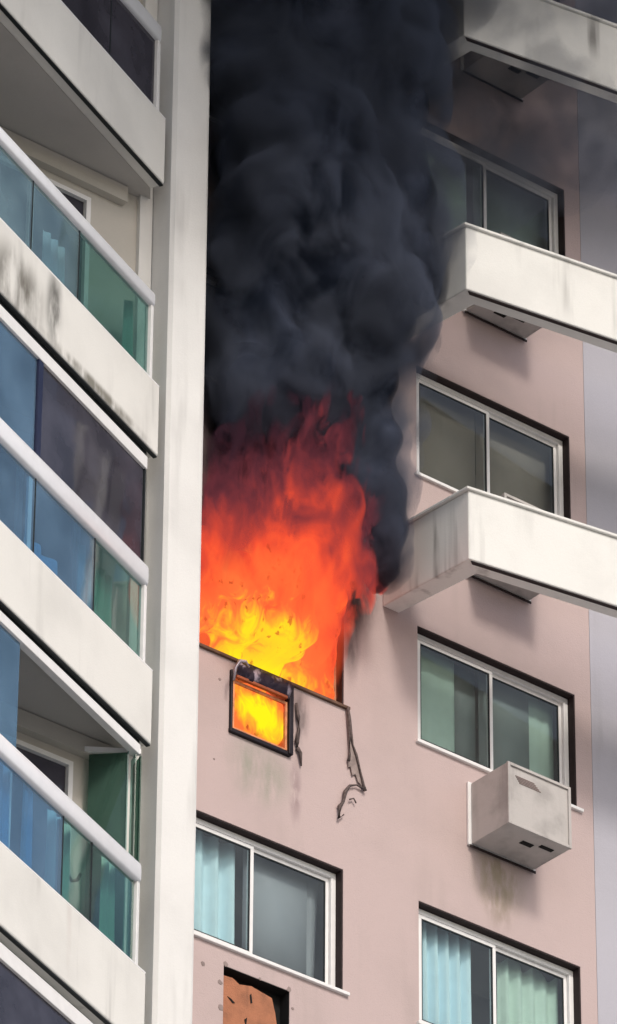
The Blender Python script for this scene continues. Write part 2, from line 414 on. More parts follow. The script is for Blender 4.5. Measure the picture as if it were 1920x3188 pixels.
def balcony(b, lev):
    top = b + .775
    par = MB().box(XL, XR, 0, .16, b, top).build('balcony', M_slab, block, bevel=.02)
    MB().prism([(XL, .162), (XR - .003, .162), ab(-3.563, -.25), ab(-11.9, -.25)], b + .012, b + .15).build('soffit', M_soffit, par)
    MB().box(XL, XR - .01, .012, .05, b - .014, b - .001).build('edge_shadow', M_gasket_shade, par)  # black strip painted as the shadow line below the slab
    MB().box(XL, XR + .004, .01, .15, top + .003, top + .02).build('coping', M_alu, par)
    rz0, rz1 = {2: (top + .845, top + 1.0), 1: (top + .845, top + 1.07)}.get(lev, (top + .855, top + 1.055))
    # rounded handrail
    pr = []
    for k in range(12):
        a = k * math.pi / 6
        pr.append((.05 + .048 * math.copysign(abs(math.cos(a)) ** .38, math.cos(a)), (rz0 + rz1) / 2 + (rz1 - rz0) / 2 * math.copysign(abs(math.sin(a)) ** .6, math.sin(a))))
    v = [(XL, y, z) for y, z in pr] + [(XR - .13, y, z) for y, z in pr] + [(XR - .115, .055 + (y - .055) * .8, (rz0 + rz1) / 2 + (z - (rz0 + rz1) / 2) * .8) for y, z in pr]
    f = [[i, (i + 1) % 12, 12 + (i + 1) % 12, 12 + i] for i in range(12)] + [[12 + i, 12 + (i + 1) % 12, 24 + (i + 1) % 12, 24 + i] for i in range(12)] + [list(range(12))[::-1], [24 + i for i in range(12)]]
    MB().add(v, [q[::-1] for q in f]).build('handrail', M_rail, par, smooth=True)
    MB().box(XR - .165, XR - .12, .02, .09, top + .02, rz0 + .02).build('end_post', M_alu, par, bevel=.004)
    # panes
    splits = {3: [XL, -6.9, -5.7, -4.5, -3.4, -1.156, XR - .17], 2: [XL, -6.6, -5.2, -3.9, -2.50, -1.62, XR - .17], 1: [XL, -6.5, -5.0, -3.8, -2.26, -1.16, XR - .17], 0: [XL, -7, -5.6, -4.2, -3.0, -1.57, -1.05, XR - .17]}.get(lev, [XL, -6, -4, -2.1, XR - .17])
    for k in range(len(splits) - 1):
        a, c = splits[k] + .006, splits[k + 1] - .006
        m = M_glassD if lev == 3 else M_glassT if (lev == 2 and c < -1.1) else M_glassB if (lev in (1, 0) and c < -1.1) or (lev == 2 and c < -1.5) else M_glassG
        MB().box(a, c, .05, .062, top + .021, rz0 + .03).build('rail_pane', m, par)
        if k: MB().box(a - .013, a + .003, .046, .07, top + .021, rz0 + .02).build('pane_joint', M_gasket_shade, par)
    return par
pars = {}
for k, b in enumerate(BOT):
    lev = min(NEAR.items(), key=lambda t: abs(t[0] - b))
    lev = lev[1] if abs(lev[0] - b) < .01 else None
    pars[lev if lev is not None else 'x%d' % k] = balcony(b, lev)
# back wall of the balconies, one storey at a time with a door opening
for k, b in enumerate(BOT[:-1]):
    fl, ce = b + .16, b + PIT + .01
    wl_ = MB()
    def bx(xa, xb, ya, yb, za, zb, M_=None):
        (M_ or wl_).prism([ab(xa, ya), ab(xb, ya), ab(xb, yb), ab(xa, yb)], za, zb)
    bx(-12, -6.3, -.25, -.05, fl, ce); bx(-4.28, -3.565, -.25, -.05, fl, ce); bx(-6.3, -4.28, -.25, -.05, fl + 2.68, ce)
    bw = wl_.build('back_wall', M_back, block)
    fr = MB()
    for xa in (-6.3, -5.62, -5.0, -4.33): bx(xa, xa + .05, -.262, -.18, fl, fl + 2.64, fr)
    bx(-6.3, -4.28, -.262, -.18, fl + 2.641, fl + 2.69, fr)
    fr.build('door_frame', M_alu, bw)
    gl = MB()
    for xa, xb in ((-6.25, -5.62), (-5.57, -5.0), (-4.95, -4.33)): bx(xa + .003, xb - .003, -.215, -.205, fl, fl + 2.64, gl)
    gl.build('door_glass', M_glassD, bw)
    bmb = MB(); bx(-12, -3.9, -.34, -.252, ce - .19, ce - .012, bmb); bmb.build('beam', M_back, bw)
MB().prism([ab(-12, 1.2), ab(-3.57, 1.2), ab(-3.57, 9), ab(-12, 9)], 0, 57).build('core', M_dim, block)

# glazing above the rails
def track(par, z0, z1, xa=XL, xb=XR - .14, y0=.035, y1=.11):
    MB().box(xa, xb, y0, y1, z0, z1).build('track', M_alu, par, bevel=.006)
b2, b1, b0, b3 = 29.335, 26.22, 23.105, 32.45
# storey between slab 2 and slab 3 (dark glazing closed)
P2 = pars[1]
track(P2, 32.235, 32.37)
MB().box(XL, XR - .12, .06, .13, 32.372, 32.448).build('gap_shade', M_gasket_shade, P2)  # black strip painted as the shade between slab and track
for a, c, m in ((-6.6, -4.4, M_glassB), (-4.38, -2.29, M_glassB), (-2.19, XR - .17, M_glassD)):
    MB().box(a, c, .065, .075, 31.17, 32.234).build('glazing_pane', m, P2)
MB().box(-2.28, -2.20, .045, .10, 31.19, 32.234).build('post', plain('navy_post', (.02, .025, .06), .4), P2)
MB().box(XR - .165, XR - .14, .05, .10, 31.14, 32.234).build('end_post', M_gasket_shade, P2)
MB().box(-2.36, -2.30, .055, .085, 30.13, 30.93).build('post', M_alu, P2)
# storey between slab 1 and slab 2 (glazing folded open)
P1 = pars[0]
track(P1, 29.165, 29.27)
MB().box(XL, XR - .12, .06, .13, 29.272, 29.333).build('gap_shade', M_gasket_shade, P1)  # shade above the track, painted as a black strip
MB().box(-4.6, -2.40, .065, .075, 28.06, 29.164).build('glazing_pane', M_glassB, P1)
def fold_pane(xa, ya, xb, yb, z0, z1, m, name='folded_pane', par=P1, t=.012):
    p_, q_ = Vector(ab(xa, ya)), Vector(ab(xb, yb)); d = (q_ - p_).normalized(); n_ = Vector((-d.y, d.x)) * t
    MB().prism([tuple(p_), tuple(q_), tuple(q_ + n_), tuple(p_ + n_)], z0, z1).build(name, m, par)
fold_pane(-4.17, -.345, -3.93, -.60, 27.0, 29.15, M_glassP)
fold_pane(-3.93, -.62, -3.86, -.50, 27.0, 29.15, M_glassG)
fold_pane(-3.85, -.63, -3.80, -.50, 27.0, 29.15, M_glassG)
fold_pane(-3.79, -.63, -3.74, -.45, 27.0, 29.15, M_glassP)
fold_pane(-4.22, -.342, -3.80, -.63, 29.17, 29.22, M_alu, 'return_track', t=.04)
MB().box(-1.62, -1.585, .055, .085, 27.02, 27.8).build('post', M_gasket_shade, P1)
MB().box(-2.20, -2.15, .075, .095, 27.02, 27.8).build('post', M_alu, P1)
# lower storey
PX = pars['x6']
track(PX, 25.95, 26.10)
MB().box(-6.4, XR - .17, .065, .075, 24.95, 25.949).build('glazing_pane', M_glassD, PX)
# uppermost visible storey
P3 = pars[3]
MB().box(XR - .13, XR - .09, .03, .08, 36.37, 37.2).build('end_post', M_alu, P3, bevel=.004)

# ------------------------------------------------------------------ curtains, blinds and things on the balconies
def hang(name, frame, x, z, mb_fn, mat, label, cat, group=None):
    r_ = root(name, frame, (x, 0, z))
    m = MB((x, 0, z)); mb_fn(m)
    C.objects.unlink(r_); bpy.data.objects.remove(r_)
    o = m.build(name, mat, None, smooth=True)
    O, rz = frame; p = Vector((x, 0, z)); p.rotate(Matrix.Rotation(rz, 3, 'Z'))
    o.location = O + p; o.rotation_euler = (0, 0, rz)
    return props(o, label, cat, group)
def curtain(x0, x1, z0, z1, y, mat, label, n=6, amp=.03, frame=F_A, sway=0, seed=0, zt=None, group='curtains and blinds behind the windows'):
    return hang('curtain', frame, (x0 + x1) / 2, z0, lambda m: m.fold(x0, x1, z0, z1, y, amp, n, sway=sway, seed=seed, zt=zt), mat, label, 'curtain', group)
def blind(x0, x1, z0, z1, y, mat, label, group='curtains and blinds behind the windows'):
    return hang('roller_blind', F_A, (x0 + x1) / 2, z0, lambda m: m.box(x0, x1, y, y + .004, z0, z1).box(x0, x1, y - .006, y - .001, z0, z0 + .025), mat, label, 'blind', group)
h1, h2, h3, h4 = 38.46, 35.38, 32.33, 29.29
curtain(.05, .93, h1 - 1.25, h1 - .02, .28, M_clothg, 'pale green curtain behind left sash of the highest window, edge lost in smoke', n=4, amp=.008)
blind(1.0, 1.98, h1 - 1.25, h1 - .02, .26, M_blind, 'grey green blind in right sash of the highest window')
blind(.05, .97, h2 - 1.25, h2 - .02, .24, M_blindb, 'brownish grey blind in left sash above the lowest ledge')
blind(1.0, 1.98, h2 - 1.25, h2 - .02, .26, M_blindb, 'brown blind in right sash above the lowest ledge')
curtain(.02, .69, h3 - 1.25, h3 - .02, .26, M_clothg, 'pale green curtain in left sash of window above the air conditioner', n=3, amp=.007, seed=2)
blind(.70, .99, h3 - 1.25, h3 - .02, .30, M_blind, 'narrow dark grey blind beside the pale green curtain')
blind(1.0, 1.65, h3 - 1.25, h3 - .02, .26, M_blind, 'dark grey blind directly behind the air conditioner housing')
curtain(1.66, 1.99, h3 - 1.25, h3 - .02, .28, M_clothg, 'narrow pale strip of curtain at right edge of window above the air conditioner', n=2, amp=.006, seed=3)
curtain(.06, .88, h4 - 1.25, h4 - .02, .26, M_cloth, 'pale blue pleated curtain in bottom right window, left sash', n=6, amp=.045, seed=5)
curtain(1.22, 1.99, h4 - 1.25, h4 - .02, .26, M_clothg, 'pale green draped curtain in bottom right window, right sash', n=5, amp=.03, seed=6, zt=.1)
curtain(-2.92, -1.96, h4 - 1.25, h4 - .02, .28, M_cloth, 'pale blue pleated curtain in window below the fire', n=5, amp=.055, seed=7)
blind(-1.92, -1.16, h4 - 1.25, h4 - .02, .24, M_blindv, 'violet grey blind in right sash of window below the fire')
curtain(-1.22, -.98, h4 - 1.25, h4 - .02, .28, M_blindv, 'dull grey curtain fold at right edge of window below the fire', n=1, amp=.01, seed=8, sway=.05)
GB = 'curtains hanging behind the balcony rails'
def bcurtain(x0, x1, z0, z1, y, mat, label, n, seed, amp=.03):
    return curtain(x0, x1, z0, z1, y, mat, label, n=n, amp=amp, frame=F_B, seed=seed, group=GB)
bcurtain(-2.75, -2.25, 27.02, 28.0, .20, M_cloth, 'pale blue curtain gathered behind the lowest full rail, leftmost bunch', 4, 11)
bcurtain(-1.52, -1.13, 27.02, 28.0, .22, M_clothg, 'pale green curtain bunch in the middle of the lowest full rail', 3, 12)
bcurtain(-.58, -.36, 27.02, 28.0, .20, M_clothg, 'pale green curtain bunch behind right end of the lowest full rail', 2, 13)
bcurtain(-1.17, -1.05, 30.13, 30.95, .20, M_clothg, 'thin pale strip of curtain left of the dark gap behind the rail beside the flames', 1, 14)
bcurtain(-.86, -.48, 30.13, 30.95, .24, M_clothg, 'grey green curtain folds behind right end of the rail beside the flames', 3, 15)
bcurtain(-1.95, -1.35, 30.14, 30.60, .3, M_cloth, 'pale blue cloth bundle drooping behind the rail beside the flames', 2, 16, .05)
bcurtain(-2.12, -1.98, 27.02, 28.0, .12, M_cloth, 'bright pale strip of cloth beside the post of the lowest full rail', 1, 17)
bcurtain(-3.35, -2.95, 27.02, 28.0, .25, M_cloth, 'pale blue curtain at the left picture edge behind lowest full rail', 3, 18)
bcurtain(-2.9, -2.45, 30.13, 30.95, .3, M_clothg, 'grey green cloth at left behind the rail beside the flames', 3, 19)
bcurtain(-.42, -.30, 33.24, 34.1, .2, M_clothg, 'slim pale cloth beside the end post of the open upper balcony', 1, 20)
bcurtain(-1.75, -1.35, 33.24, 34.1, .35, M_cloth, 'pale cloth hanging left of the dark chair on the open upper balcony', 3, 21)
# chair and towel behind the upper open rail
cx, cy, cz = -1.0, .42, 33.25 - .64
ch_ = root('folding_chair', F_B, (cx, cy, 32.6), label='dark folding chair behind green glass of the open upper balcony', cat='chair')
o3 = (cx, cy, 32.6)
M_chair = plain('dark_green_frame', (.02, .05, .05), .5)
MB(o3).box(-1.2, -.78, .28, .68, 33.05, 33.09).build('seat', M_chair, ch_, bevel=.006)
MB(o3).box(-1.2, -.78, .66, .70, 33.2, 33.55).build('backrest', M_chair, ch_, bevel=.006)
for a, c, d, e in ((-1.18, .3, -1.18, .66), (-.8, .3, -.8, .66), (-1.18, .66, -1.18, .3), (-.8, .66, -.8, .3)):
    MB(o3).tube([(a, c, 32.61), (d, e, 33.56 if e > .5 else 33.05)], .014).build('leg', M_chair, ch_)
tw = MB((-.72, .2, 33.2)).add([(-.95, .18, 33.24), (-.42, .18, 33.24), (-.42, .3, 33.24), (-.95, .3, 33.24), (-.9, .18, 33.44), (-.45, .18, 33.30), (-.45, .3, 33.30), (-.9, .3, 33.44)],
                             [(0, 3, 2, 1), (4, 5, 6, 7), (0, 1, 5, 4), (1, 2, 6, 5), (2, 3, 7, 6), (3, 0, 4, 7)])
to = tw.build('towel', M_cloth, None, bevel=.02, label='pale folded towel lying low behind the rail near dark chair', cat='towel')
p_ = Vector((-.72, .2, 33.2)); p_.rotate(Matrix.Rotation(F_B[1], 3, 'Z')); to.location = OB + p_; to.rotation_euler = (0, 0, F_B[1])
hb = root('hanging_bracket', F_B, (-1.0, .3, 27.7), label='small curved dark bracket hanging behind lowest full rail', cat='bracket')
MB((-1.0, .3, 27.7)).tube([(-1.02, .3, 27.6), (-.95, .3, 27.58), (-.86, .3, 27.63), (-.8, .3, 27.72)], .016).build('hook', M_chair, hb)
MB((-1.0, .3, 27.7)).box(-1.04, -1.01, .29, .31, 27.5, 27.8).build('plate', M_chair, hb)

# ------------------------------------------------------------------ air conditioners
def air_con(z, label, light_under=False, name='air_conditioner'):
    x0, x1, d, hh = .64, 1.43, .56, .67
    o_ = (1.03, 0, z)
    r_ = root(name, F_A, o_, label=label, cat='air conditioner', group='box air conditioners under the right windows')
    def B_(): return MB(o_)
    B_().box(x0, x1, -d, -.03, z, z + hh).build('body', M_house, r_, bevel=.008)
    B_().box(x0 - .035, x1 + .02, -.029, -.002, z - .01, z + hh + .01).build('wall_flange', M_alu, r_, bevel=.004)
    f = B_(); q = .028
    f.box(x0 - .004, x0 + q, -d - .018, -d + .01, z - .003, z + hh + .004); f.box(x1 - q, x1 + .004, -d - .018, -d + .01, z - .003, z + hh + .004)
    f.box(x0 + q, x1 - q, -d - .018, -d - .001, z + hh - q, z + hh + .004); f.box(x0 + q, x1 - q, -d - .018, -d - .001, z - .003, z + q)
    f.build('front_rim', M_house, r_, bevel=.004)
    for k in range(5):
        if not light_under: B_().box(x0 + .10 + k * .012, x0 + .34 + k * .02, -d - .006, -d - .0015, z + hh - .12 - k * .016, z + hh - .112 - k * .016).build('vent_slot', M_chip, r_)
    for a, b_, c, e in ((x0 + .33, x0 + .47, -.40, -.34), (x0 + .52, x0 + .68, -.45, -.40)):
        if light_under: a, b_, c, e = a - .1, b_ - .1, c + .12, e + .16
        B_().box(a, b_, c, e, z - .006, z - .001).build('underside_slot', M_dark, r_)
    B_().box(x0 - .02, x1 + .015, -.04, -.03, z - .035, z - .011).build('support_angle', M_reveal, r_)
    return r_
air_con(30.12, 'weathered grey box air conditioner below the window with its whole front showing')
air_con(33.17, 'grey air conditioner mostly hidden behind the lowest white ledge')
air_con(36.30, 'pale air conditioner base with two black holes behind the middle ledge', True)
air_con(39.33, 'dark smoky air conditioner base behind the uppermost ledge')

# burnt-out unit
ob_ = (-1.94, 0, 30.28)
ba = root('burnt_air_conditioner', F_A, ob_, label='burnt out air conditioner shell with flames inside its opening', cat='air conditioner')
def Bb(): return MB(ob_)
Bb().box(-2.305, -2.278, -.03, .03, 30.29, 30.93).build('side_plate', M_char, ba, bevel=.01)
Bb().box(-1.62, -1.565, -.05, .03, 30.26, 31.02).build('side_plate', M_char, ba, bevel=.01)
rim = Bb(); rim.box(-2.277, -2.255, -.02, .14, 30.30, 30.83).box(-1.645, -1.621, -.02, .14, 30.30, 30.83).box(-2.254, -1.646, -.02, .14, 30.297, 30.318).box(-2.254, -1.646, -.02, .14, 30.80, 30.829)
rim.build('inner_rim', plain('firelit_inner_rim', (.75, .30, .14), .6, var=.6, scale=14), ba, bevel=.003)  # orange light of the fire put into the rim's colour
Bb().box(-2.31, -1.58, -.035, .03, 30.25, 30.295).build('base_plate', M_char, ba, bevel=.008)
Bb().tube([(-2.37, -.15, 30.72), (-2.36, -.16, 30.86), (-2.32, -.17, 30.94), (-2.24, -.16, 30.97), (-2.19, -.15, 30.93)], [.013, .016, .02, .016, .01]).build('bent_rim', M_sheen, ba, smooth=True)
rng = random.Random(3)
vv, ff = [], []
nx, nz = 14, 5
for s in (0, 1):
    for j in range(nz + 1):
        for i in range(nx + 1):
            vv.append((-2.27 + .64 * i / nx, -.06 + s * .012 - .03 * math.sin(j / nz * 3) + rng.uniform(-.02, .02) * (1 - s * 0), 30.84 + .19 * j / nz + rng.uniform(-.01, .01)))
A_ = (nx + 1) * (nz + 1)
for j in range(nz):
    for i in range(nx):
        a = j * (nx + 1) + i
        ff.append((a, a + 1, a + nx + 2, a + nx + 1)); ff.append((A_ + a, A_ + a + nx + 1, A_ + a + nx + 2, A_ + a + 1))
for i in range(nx):
    ff.append((i, A_ + i, A_ + i + 1, i + 1)); b_ = nz * (nx + 1) + i; ff.append((b_, b_ + 1, A_ + b_ + 1, A_ + b_))
t = NT('warped_cover_metal')
nz_ = t.ramp(t.noise(6, (1, 1, .5), detail=3), .54, .66)
t.principled(t.mix(nz_, (.02, .012, .025), (.34, .28, .33)), .6, None, .2)
Bb().add(vv, ff).build('warped_cover', t.m, ba, smooth=True)
Bb().box(-2.27, -1.66, -.075, -.04, 30.83, 30.86).build('cover_edge', plain('rusted_edge', (.35, .09, .035), .7, var=.5), ba, bevel=.006)
# hanging debris beside it and below the corner of the burning window
M_soot = plain('sooty_rag', (.13, .10, .095), .9, var=.7, scale=30)
dr = MB((-1.5, -.02, 30.7)).tube([(-1.514, -.02, 30.86), (-1.50, -.03, 30.71), (-1.482, -.02, 30.589), (-1.511, -.03, 30.437), (-1.50, -.02, 30.38)], [.012, .02, .014, .022, .012]).tube([(-1.50, -.02, 30.375), (-1.47, -.03, 30.33), (-1.45, -.02, 30.20)], [.022, .02, .008])
do = dr.build('molten_plastic', M_soot, None, smooth=True, label='dribble of molten grey plastic right of the burnt air conditioner', cat='debris')
def place(o, p):
    q = Vector(p); q.rotate(Matrix.Rotation(F_A[1], 3, 'Z')); o.location = OA + q; o.rotation_euler = (0, 0, F_A[1])
place(do, (-1.5, -.02, 30.7))
o4 = (-.87, -.03, 30.9)
cb = root('burnt_cable', F_A, o4, label='scorched cable and rags dangling from the right corner of burning window', cat='cable')
MB(o4).slab_xz([(-.905, 31.03), (-.87, 31.03), (-.855, 30.85), (-.825, 30.70), (-.79, 30.60), (-.75, 30.45), (-.70, 30.25), (-.76, 30.29), (-.79, 30.36), (-.83, 30.33), (-.85, 30.42), (-.88, 30.40), (-.87, 30.6), (-.885, 30.8)], -.022, -.014).build('peeled_flap', plain('peeled_render', (.34, .27, .25), .9, var=.6, scale=12, bump=.5), cb)
MB(o4).tube([(-.896, -.03, 31.05), (-.878, -.03, 30.93), (-.864, -.035, 30.80), (-.832, -.03, 30.656), (-.79, -.03, 30.568), (-.745, -.035, 30.41), (-.70, -.03, 30.27), (-.681, -.03, 30.214)], [.014, .02, .017, .01, .014, .009, .014, .02]).build('strand', M_soot, cb, smooth=True)
MB(o4).tube([(-.70, -.03, 30.23), (-.783, -.03, 30.24), (-.87, -.03, 30.20), (-.92, -.03, 30.12), (-.945, -.03, 30.0), (-.99, -.03, 29.93), (-.997, -.03, 29.80), (-.94, -.03, 29.86)], [.014, .008, .013, .02, .014, .022, .018, .008]).build('strand', M_soot, cb, smooth=True)
MB(o4).tube([(-.885, -.03, 30.9), (-.872, -.03, 30.72), (-.868, -.03, 30.55), (-.88, -.03, 30.47)], [.008, .011, .009, .015]).build('strand', M_soot, cb, smooth=True)
MB(o4).tube([(-.87, -.03, 30.05), (-.82, -.03, 30.08), (-.79, -.03, 30.04)], .008).build('strand', M_soot, cb, smooth=True)

# ------------------------------------------------------------------ smoke and fire
SMOKE = [(-2.49, -0.6, 39.41, 0.97), (-1.49, -0.9, 39.74, 0.98), (-2.56, -0.5, 38.38, 0.61), (-1.98, -0.9, 38.35, 0.83), (-1.11, -0.8, 38.92, 0.59), (-0.9, -0.8, 38.38, 0.45), (-1.65, -0.9, 37.68, 0.7), (-2.51, -0.5, 37.41, 0.54), (-0.94, -0.8, 37.63, 0.35), (-2.09, -0.8, 36.66, 0.72), (-2.5, -0.3, 36.48, 0.41), (-1.31, -0.8, 36.83, 0.6), (-1.02, -0.8, 36.49, 0.48), (-1.96, -0.8, 35.75, 0.81), (-2.48, -0.25, 35.59, 0.38), (-0.9, -0.8, 35.85, 0.47), (-0.44, -0.7, 36.27, 0.22), (-1.51, -0.8, 35.0, 0.72), (-2.43, -0.4, 34.69, 0.5), (-0.9, -0.75, 35.11, 0.35), (-0.41, -0.7, 35.66, 0.19), (-2.38, -0.3, 33.95, 0.43), (-1.87, -0.55, 34.11, 0.59), (-1.23, -0.7, 34.27, 0.43), (-1.07, -0.7, 33.71, 0.34), (-0.98, -0.65, 33.18, 0.31), (-0.9, -0.6, 32.72, 0.28), (-0.8, -0.55, 32.35, 0.2), (-0.88, -0.4, 32.32, 0.15), (-2.49, -0.2, 33.47, 0.28), (-2.1, -0.4, 33.65, 0.34), (-1.3, -0.5, 33.49, 0.28), (-1.35, -0.8, 34.88, 0.56), (-2.28, -0.5, 35.2, 0.56), (-2.21, -0.5, 36.11, 0.57), (-2.26, -0.6, 37.08, 0.6)]
FLAME = [(-2.24, 0.2, 31.17, 0.24), (-1.78, 0.25, 31.27, 0.3), (-1.31, 0.25, 31.31, 0.27), (-1.03, 0.2, 31.36, 0.18), (-0.98, 0.12, 31.2, 0.09), (-2.29, -0.0, 31.48, 0.33), (-1.75, -0.05, 31.6, 0.43), (-1.2, 0.0, 31.81, 0.24), (-1.28, -0.15, 32.06, 0.31), (-2.5, -0.2, 31.8, 0.33), (-2.04, -0.3, 31.98, 0.45), (-1.45, -0.35, 32.26, 0.35), (-1.09, -0.3, 32.43, 0.15), (-0.91, -0.3, 32.36, 0.1), (-0.85, -0.35, 32.46, 0.08), (-0.78, -0.37, 32.55, 0.04), (-2.58, -0.25, 32.28, 0.32), (-2.16, -0.4, 32.45, 0.39), (-1.72, -0.5, 32.66, 0.32), (-1.3, -0.4, 32.73, 0.17), (-1.09, -0.35, 32.66, 0.12), (-1.98, -0.55, 33.0, 0.27), (-1.76, -0.6, 33.21, 0.18), (-1.62, -0.6, 33.47, 0.12), (-1.53, -0.62, 33.66, 0.06), (-2.1, -0.55, 33.31, 0.15), (-2.14, -0.55, 33.55, 0.07), (-2.59, -0.25, 32.78, 0.24), (-2.36, -0.4, 32.69, 0.21), (-2.67, -0.2, 33.13, 0.12), (-1.22, -0.4, 33.06, 0.09), (-1.2, .2, 31.6, .32), (-1.1, .15, 31.9, .25), (-2.75, .1, 31.5, .35), (-2.7, -.1, 32.0, .3)]

def billow(name, lumps, mat, origin, voxel, amps, clamp=None, sq=(1, 1, 1), smooth=4, frame=F_A):
    bm = bmesh.new()
    for x, y, z, r in lumps:
        q = bmesh.ops.create_icosphere(bm, subdivisions=3, radius=r)
        bmesh.ops.scale(bm, vec=sq, verts=q['verts'])
        bmesh.ops.translate(bm, vec=Vector((x, y, z)) - Vector(origin), verts=q['verts'])
    me = bpy.data.meshes.new(name + '_raw'); bm.to_mesh(me); bm.free()
    o = bpy.data.objects.new(name + '_raw', me); C.objects.link(o)
    m = o.modifiers.new('r', 'REMESH'); m.mode = 'VOXEL'; m.voxel_size = voxel
    s_ = o.modifiers.new('s', 'SMOOTH'); s_.iterations = smooth; s_.factor = .6
    dg = bpy.context.evaluated_depsgraph_get()
    me2 = bpy.data.meshes.new_from_object(o.evaluated_get(dg))
    bpy.data.objects.remove(o)
    me2.name = name
    cos = [v.co.copy() for v in me2.vertices]; nos = [v.normal.copy() for v in me2.vertices]
    O3 = Vector(origin)
    for v, c, n_ in zip(me2.vertices, cos, nos):
        d = 0
        for (a, f, zst, ridged) in amps:
            p = Vector(((c.x + O3.x) * f, (c.y + O3.y) * f, (c.z + O3.z) * f * zst))
            k = noise.noise(p)
            d += a * ((abs(k) * 2 - .6) if ridged else k)
        q = c + n_ * d
        if clamp: q = clamp(q + O3) - O3
        v.co = q
    for p in me2.polygons: p.use_smooth = True
    me2.materials.clear(); me2.materials.append(mat)
    o = bpy.data.objects.new(name, me2); C.objects.link(o)
    q = Vector(origin); q.rotate(Matrix.Rotation(frame[1], 3, 'Z')); o.location = frame[0] + q; o.rotation_euler = (0, 0, frame[1])
    return o

def smoke_mat(name, lo, hi, dens=1.0, scale=1.1, edge=.5):
    t = NT(name)
    n1 = t.noise(scale, (1, 1, .8), detail=2.5, dist=.6)
    n2 = t.noise(scale * 2.3, detail=3, loc=(5, 1, 2))
    f = t.ramp(t.math('MULTIPLY_ADD', n2, .35, t.math('MULTIPLY', n1, .65)), .4, .66)
    df = t.n('BsdfDiffuse'); t.set(df, 0, t.mix(f, lo, hi))
    tr = t.n('BsdfTransparent')
    lw = t.n('LayerWeight'); t.set(lw, 0, .5)
    a = t.ramp(lw.outputs['Facing'], 1.0, 1.0 - edge, 0, 1)
    a = t.math('MULTIPLY', a, t.ramp(t.noise(scale * 1.7, detail=4, loc=(1, 8, 3)), .25, .55, dens * .62, dens))
    mx = t.n('MixShader'); t.set(mx, 0, t.math('MINIMUM', a, 1.0))
    t.t.links.new(tr.outputs[0], mx.inputs[1]); t.t.links.new(df.outputs[0], mx.inputs[2])
    t.t.links.new(mx.outputs[0], t.out.inputs[0])
    return t.m

def keep_off(p):
    return p
SMOKE += [(-.84, -.40, 32.2, .13), (-.82, -.42, 32.3, .14), (-1.25, -.6, 33.7, .25), (-1.2, -.6, 33.0, .2), (-1.02, -.6, 32.6, .18), (-1.3, -.5, 33.3, .3), (-1.35, -.6, 34.2, .3)]
so_ = (-1.8, -.6, 34)
smk = root('smoke', F_A, so_, label='thick black smoke column rising from the burning window', cat='smoke')
core = billow('dense_core', [(x, y, z, r * .93) for x, y, z, r in SMOKE], smoke_mat('black_smoke', (.010, .013, .021), (.07, .082, .12), 1.0, .8, .85), so_, .06,
            [(.14, .9, .8, False), (.05, 2.6, .8, False)], None, smooth=30)
core.parent = smk; core.location = (0, 0, 0); core.rotation_euler = (0, 0, 0)
def vol_mat(name, dens, col, scale=1.5):
    t = NT(name)
    n1 = t.noise(scale, (1, 1, .8), detail=3, dist=.8)
    v = t.n('VolumePrincipled'); t.set(v, 'Color', col); t.set(v, 'Anisotropy', .2)
    t.set(v, 'Density', t.math('MULTIPLY', t.ramp(n1, .38, .68), dens))
    t.t.links.new(v.outputs[0], t.out.inputs['Volume'])
    t.m.cycles.volume_step_rate = 3.0
    return t.m
halo = billow('soft_edge', [(x, y, z, r * 1.18 + .04) for x, y, z, r in SMOKE], vol_mat('smoke_volume', 7.5, (.25, .285, .39)), so_, .08,
            [(.26, .9, .8, False), (.14, 2.2, .8, False), (.06, 5, .8, False)], None, smooth=20)
halo.parent = smk; halo.location = (0, 0, 0); halo.rotation_euler = (0, 0, 0)
WISP = [((-.05, -.55, 37.7), [(-.15, -.55, 37.75, .42), (-.35, -.55, 37.2, .38), (-.1, -.6, 37.15, .22), (-.5, -.6, 38.0, .4), (.1, -.55, 38.3, .45), (-.2, -.6, 38.8, .5), (-.6, -1.15, 39.0, .5), (-.75, -1.0, 38.5, .4), (-.6, -1.25, 36.4, .35), (-.6, -1.1, 35.9, .33), (-.7, -.9, 35.6, .3)], .9),
        ((-.5, -.5, 35), [(-.5, -.55, 35.15, .26), (-.55, -.55, 34.7, .28), (-.6, -.55, 34.2, .28), (-.7, -.55, 33.7, .26), (-.7, -.5, 33.3, .22), (-.78, -.45, 32.8, .2)], 2.4),
        ((0, 0, 0), [(.3, -.7, 37.6, .8), (1.0, -.8, 38.3, .9), (1.8, -.8, 38.9, .9), (.2, -.8, 38.8, .9), (1.2, -.8, 39.8, 1.0), (2.6, -1.0, 39.9, 1.0), (.6, -.9, 40.8, 1.1), (2.2, -1, 41, 1.1), (3.6, -1.2, 41.2, 1.1), (.0, -.7, 36.8, .5)], .7)]
for o_, L, dn in WISP:
    wsp = billow('wisp', L, vol_mat('thin_smoke', dn * 1.5, (.36, .39, .48), 2.0), so_, .07, [(.15, 1.6, .9, False)], None, smooth=12)
    wsp.parent = smk; wsp.location = (0, 0, 0); wsp.rotation_euler = (0, 0, 0)
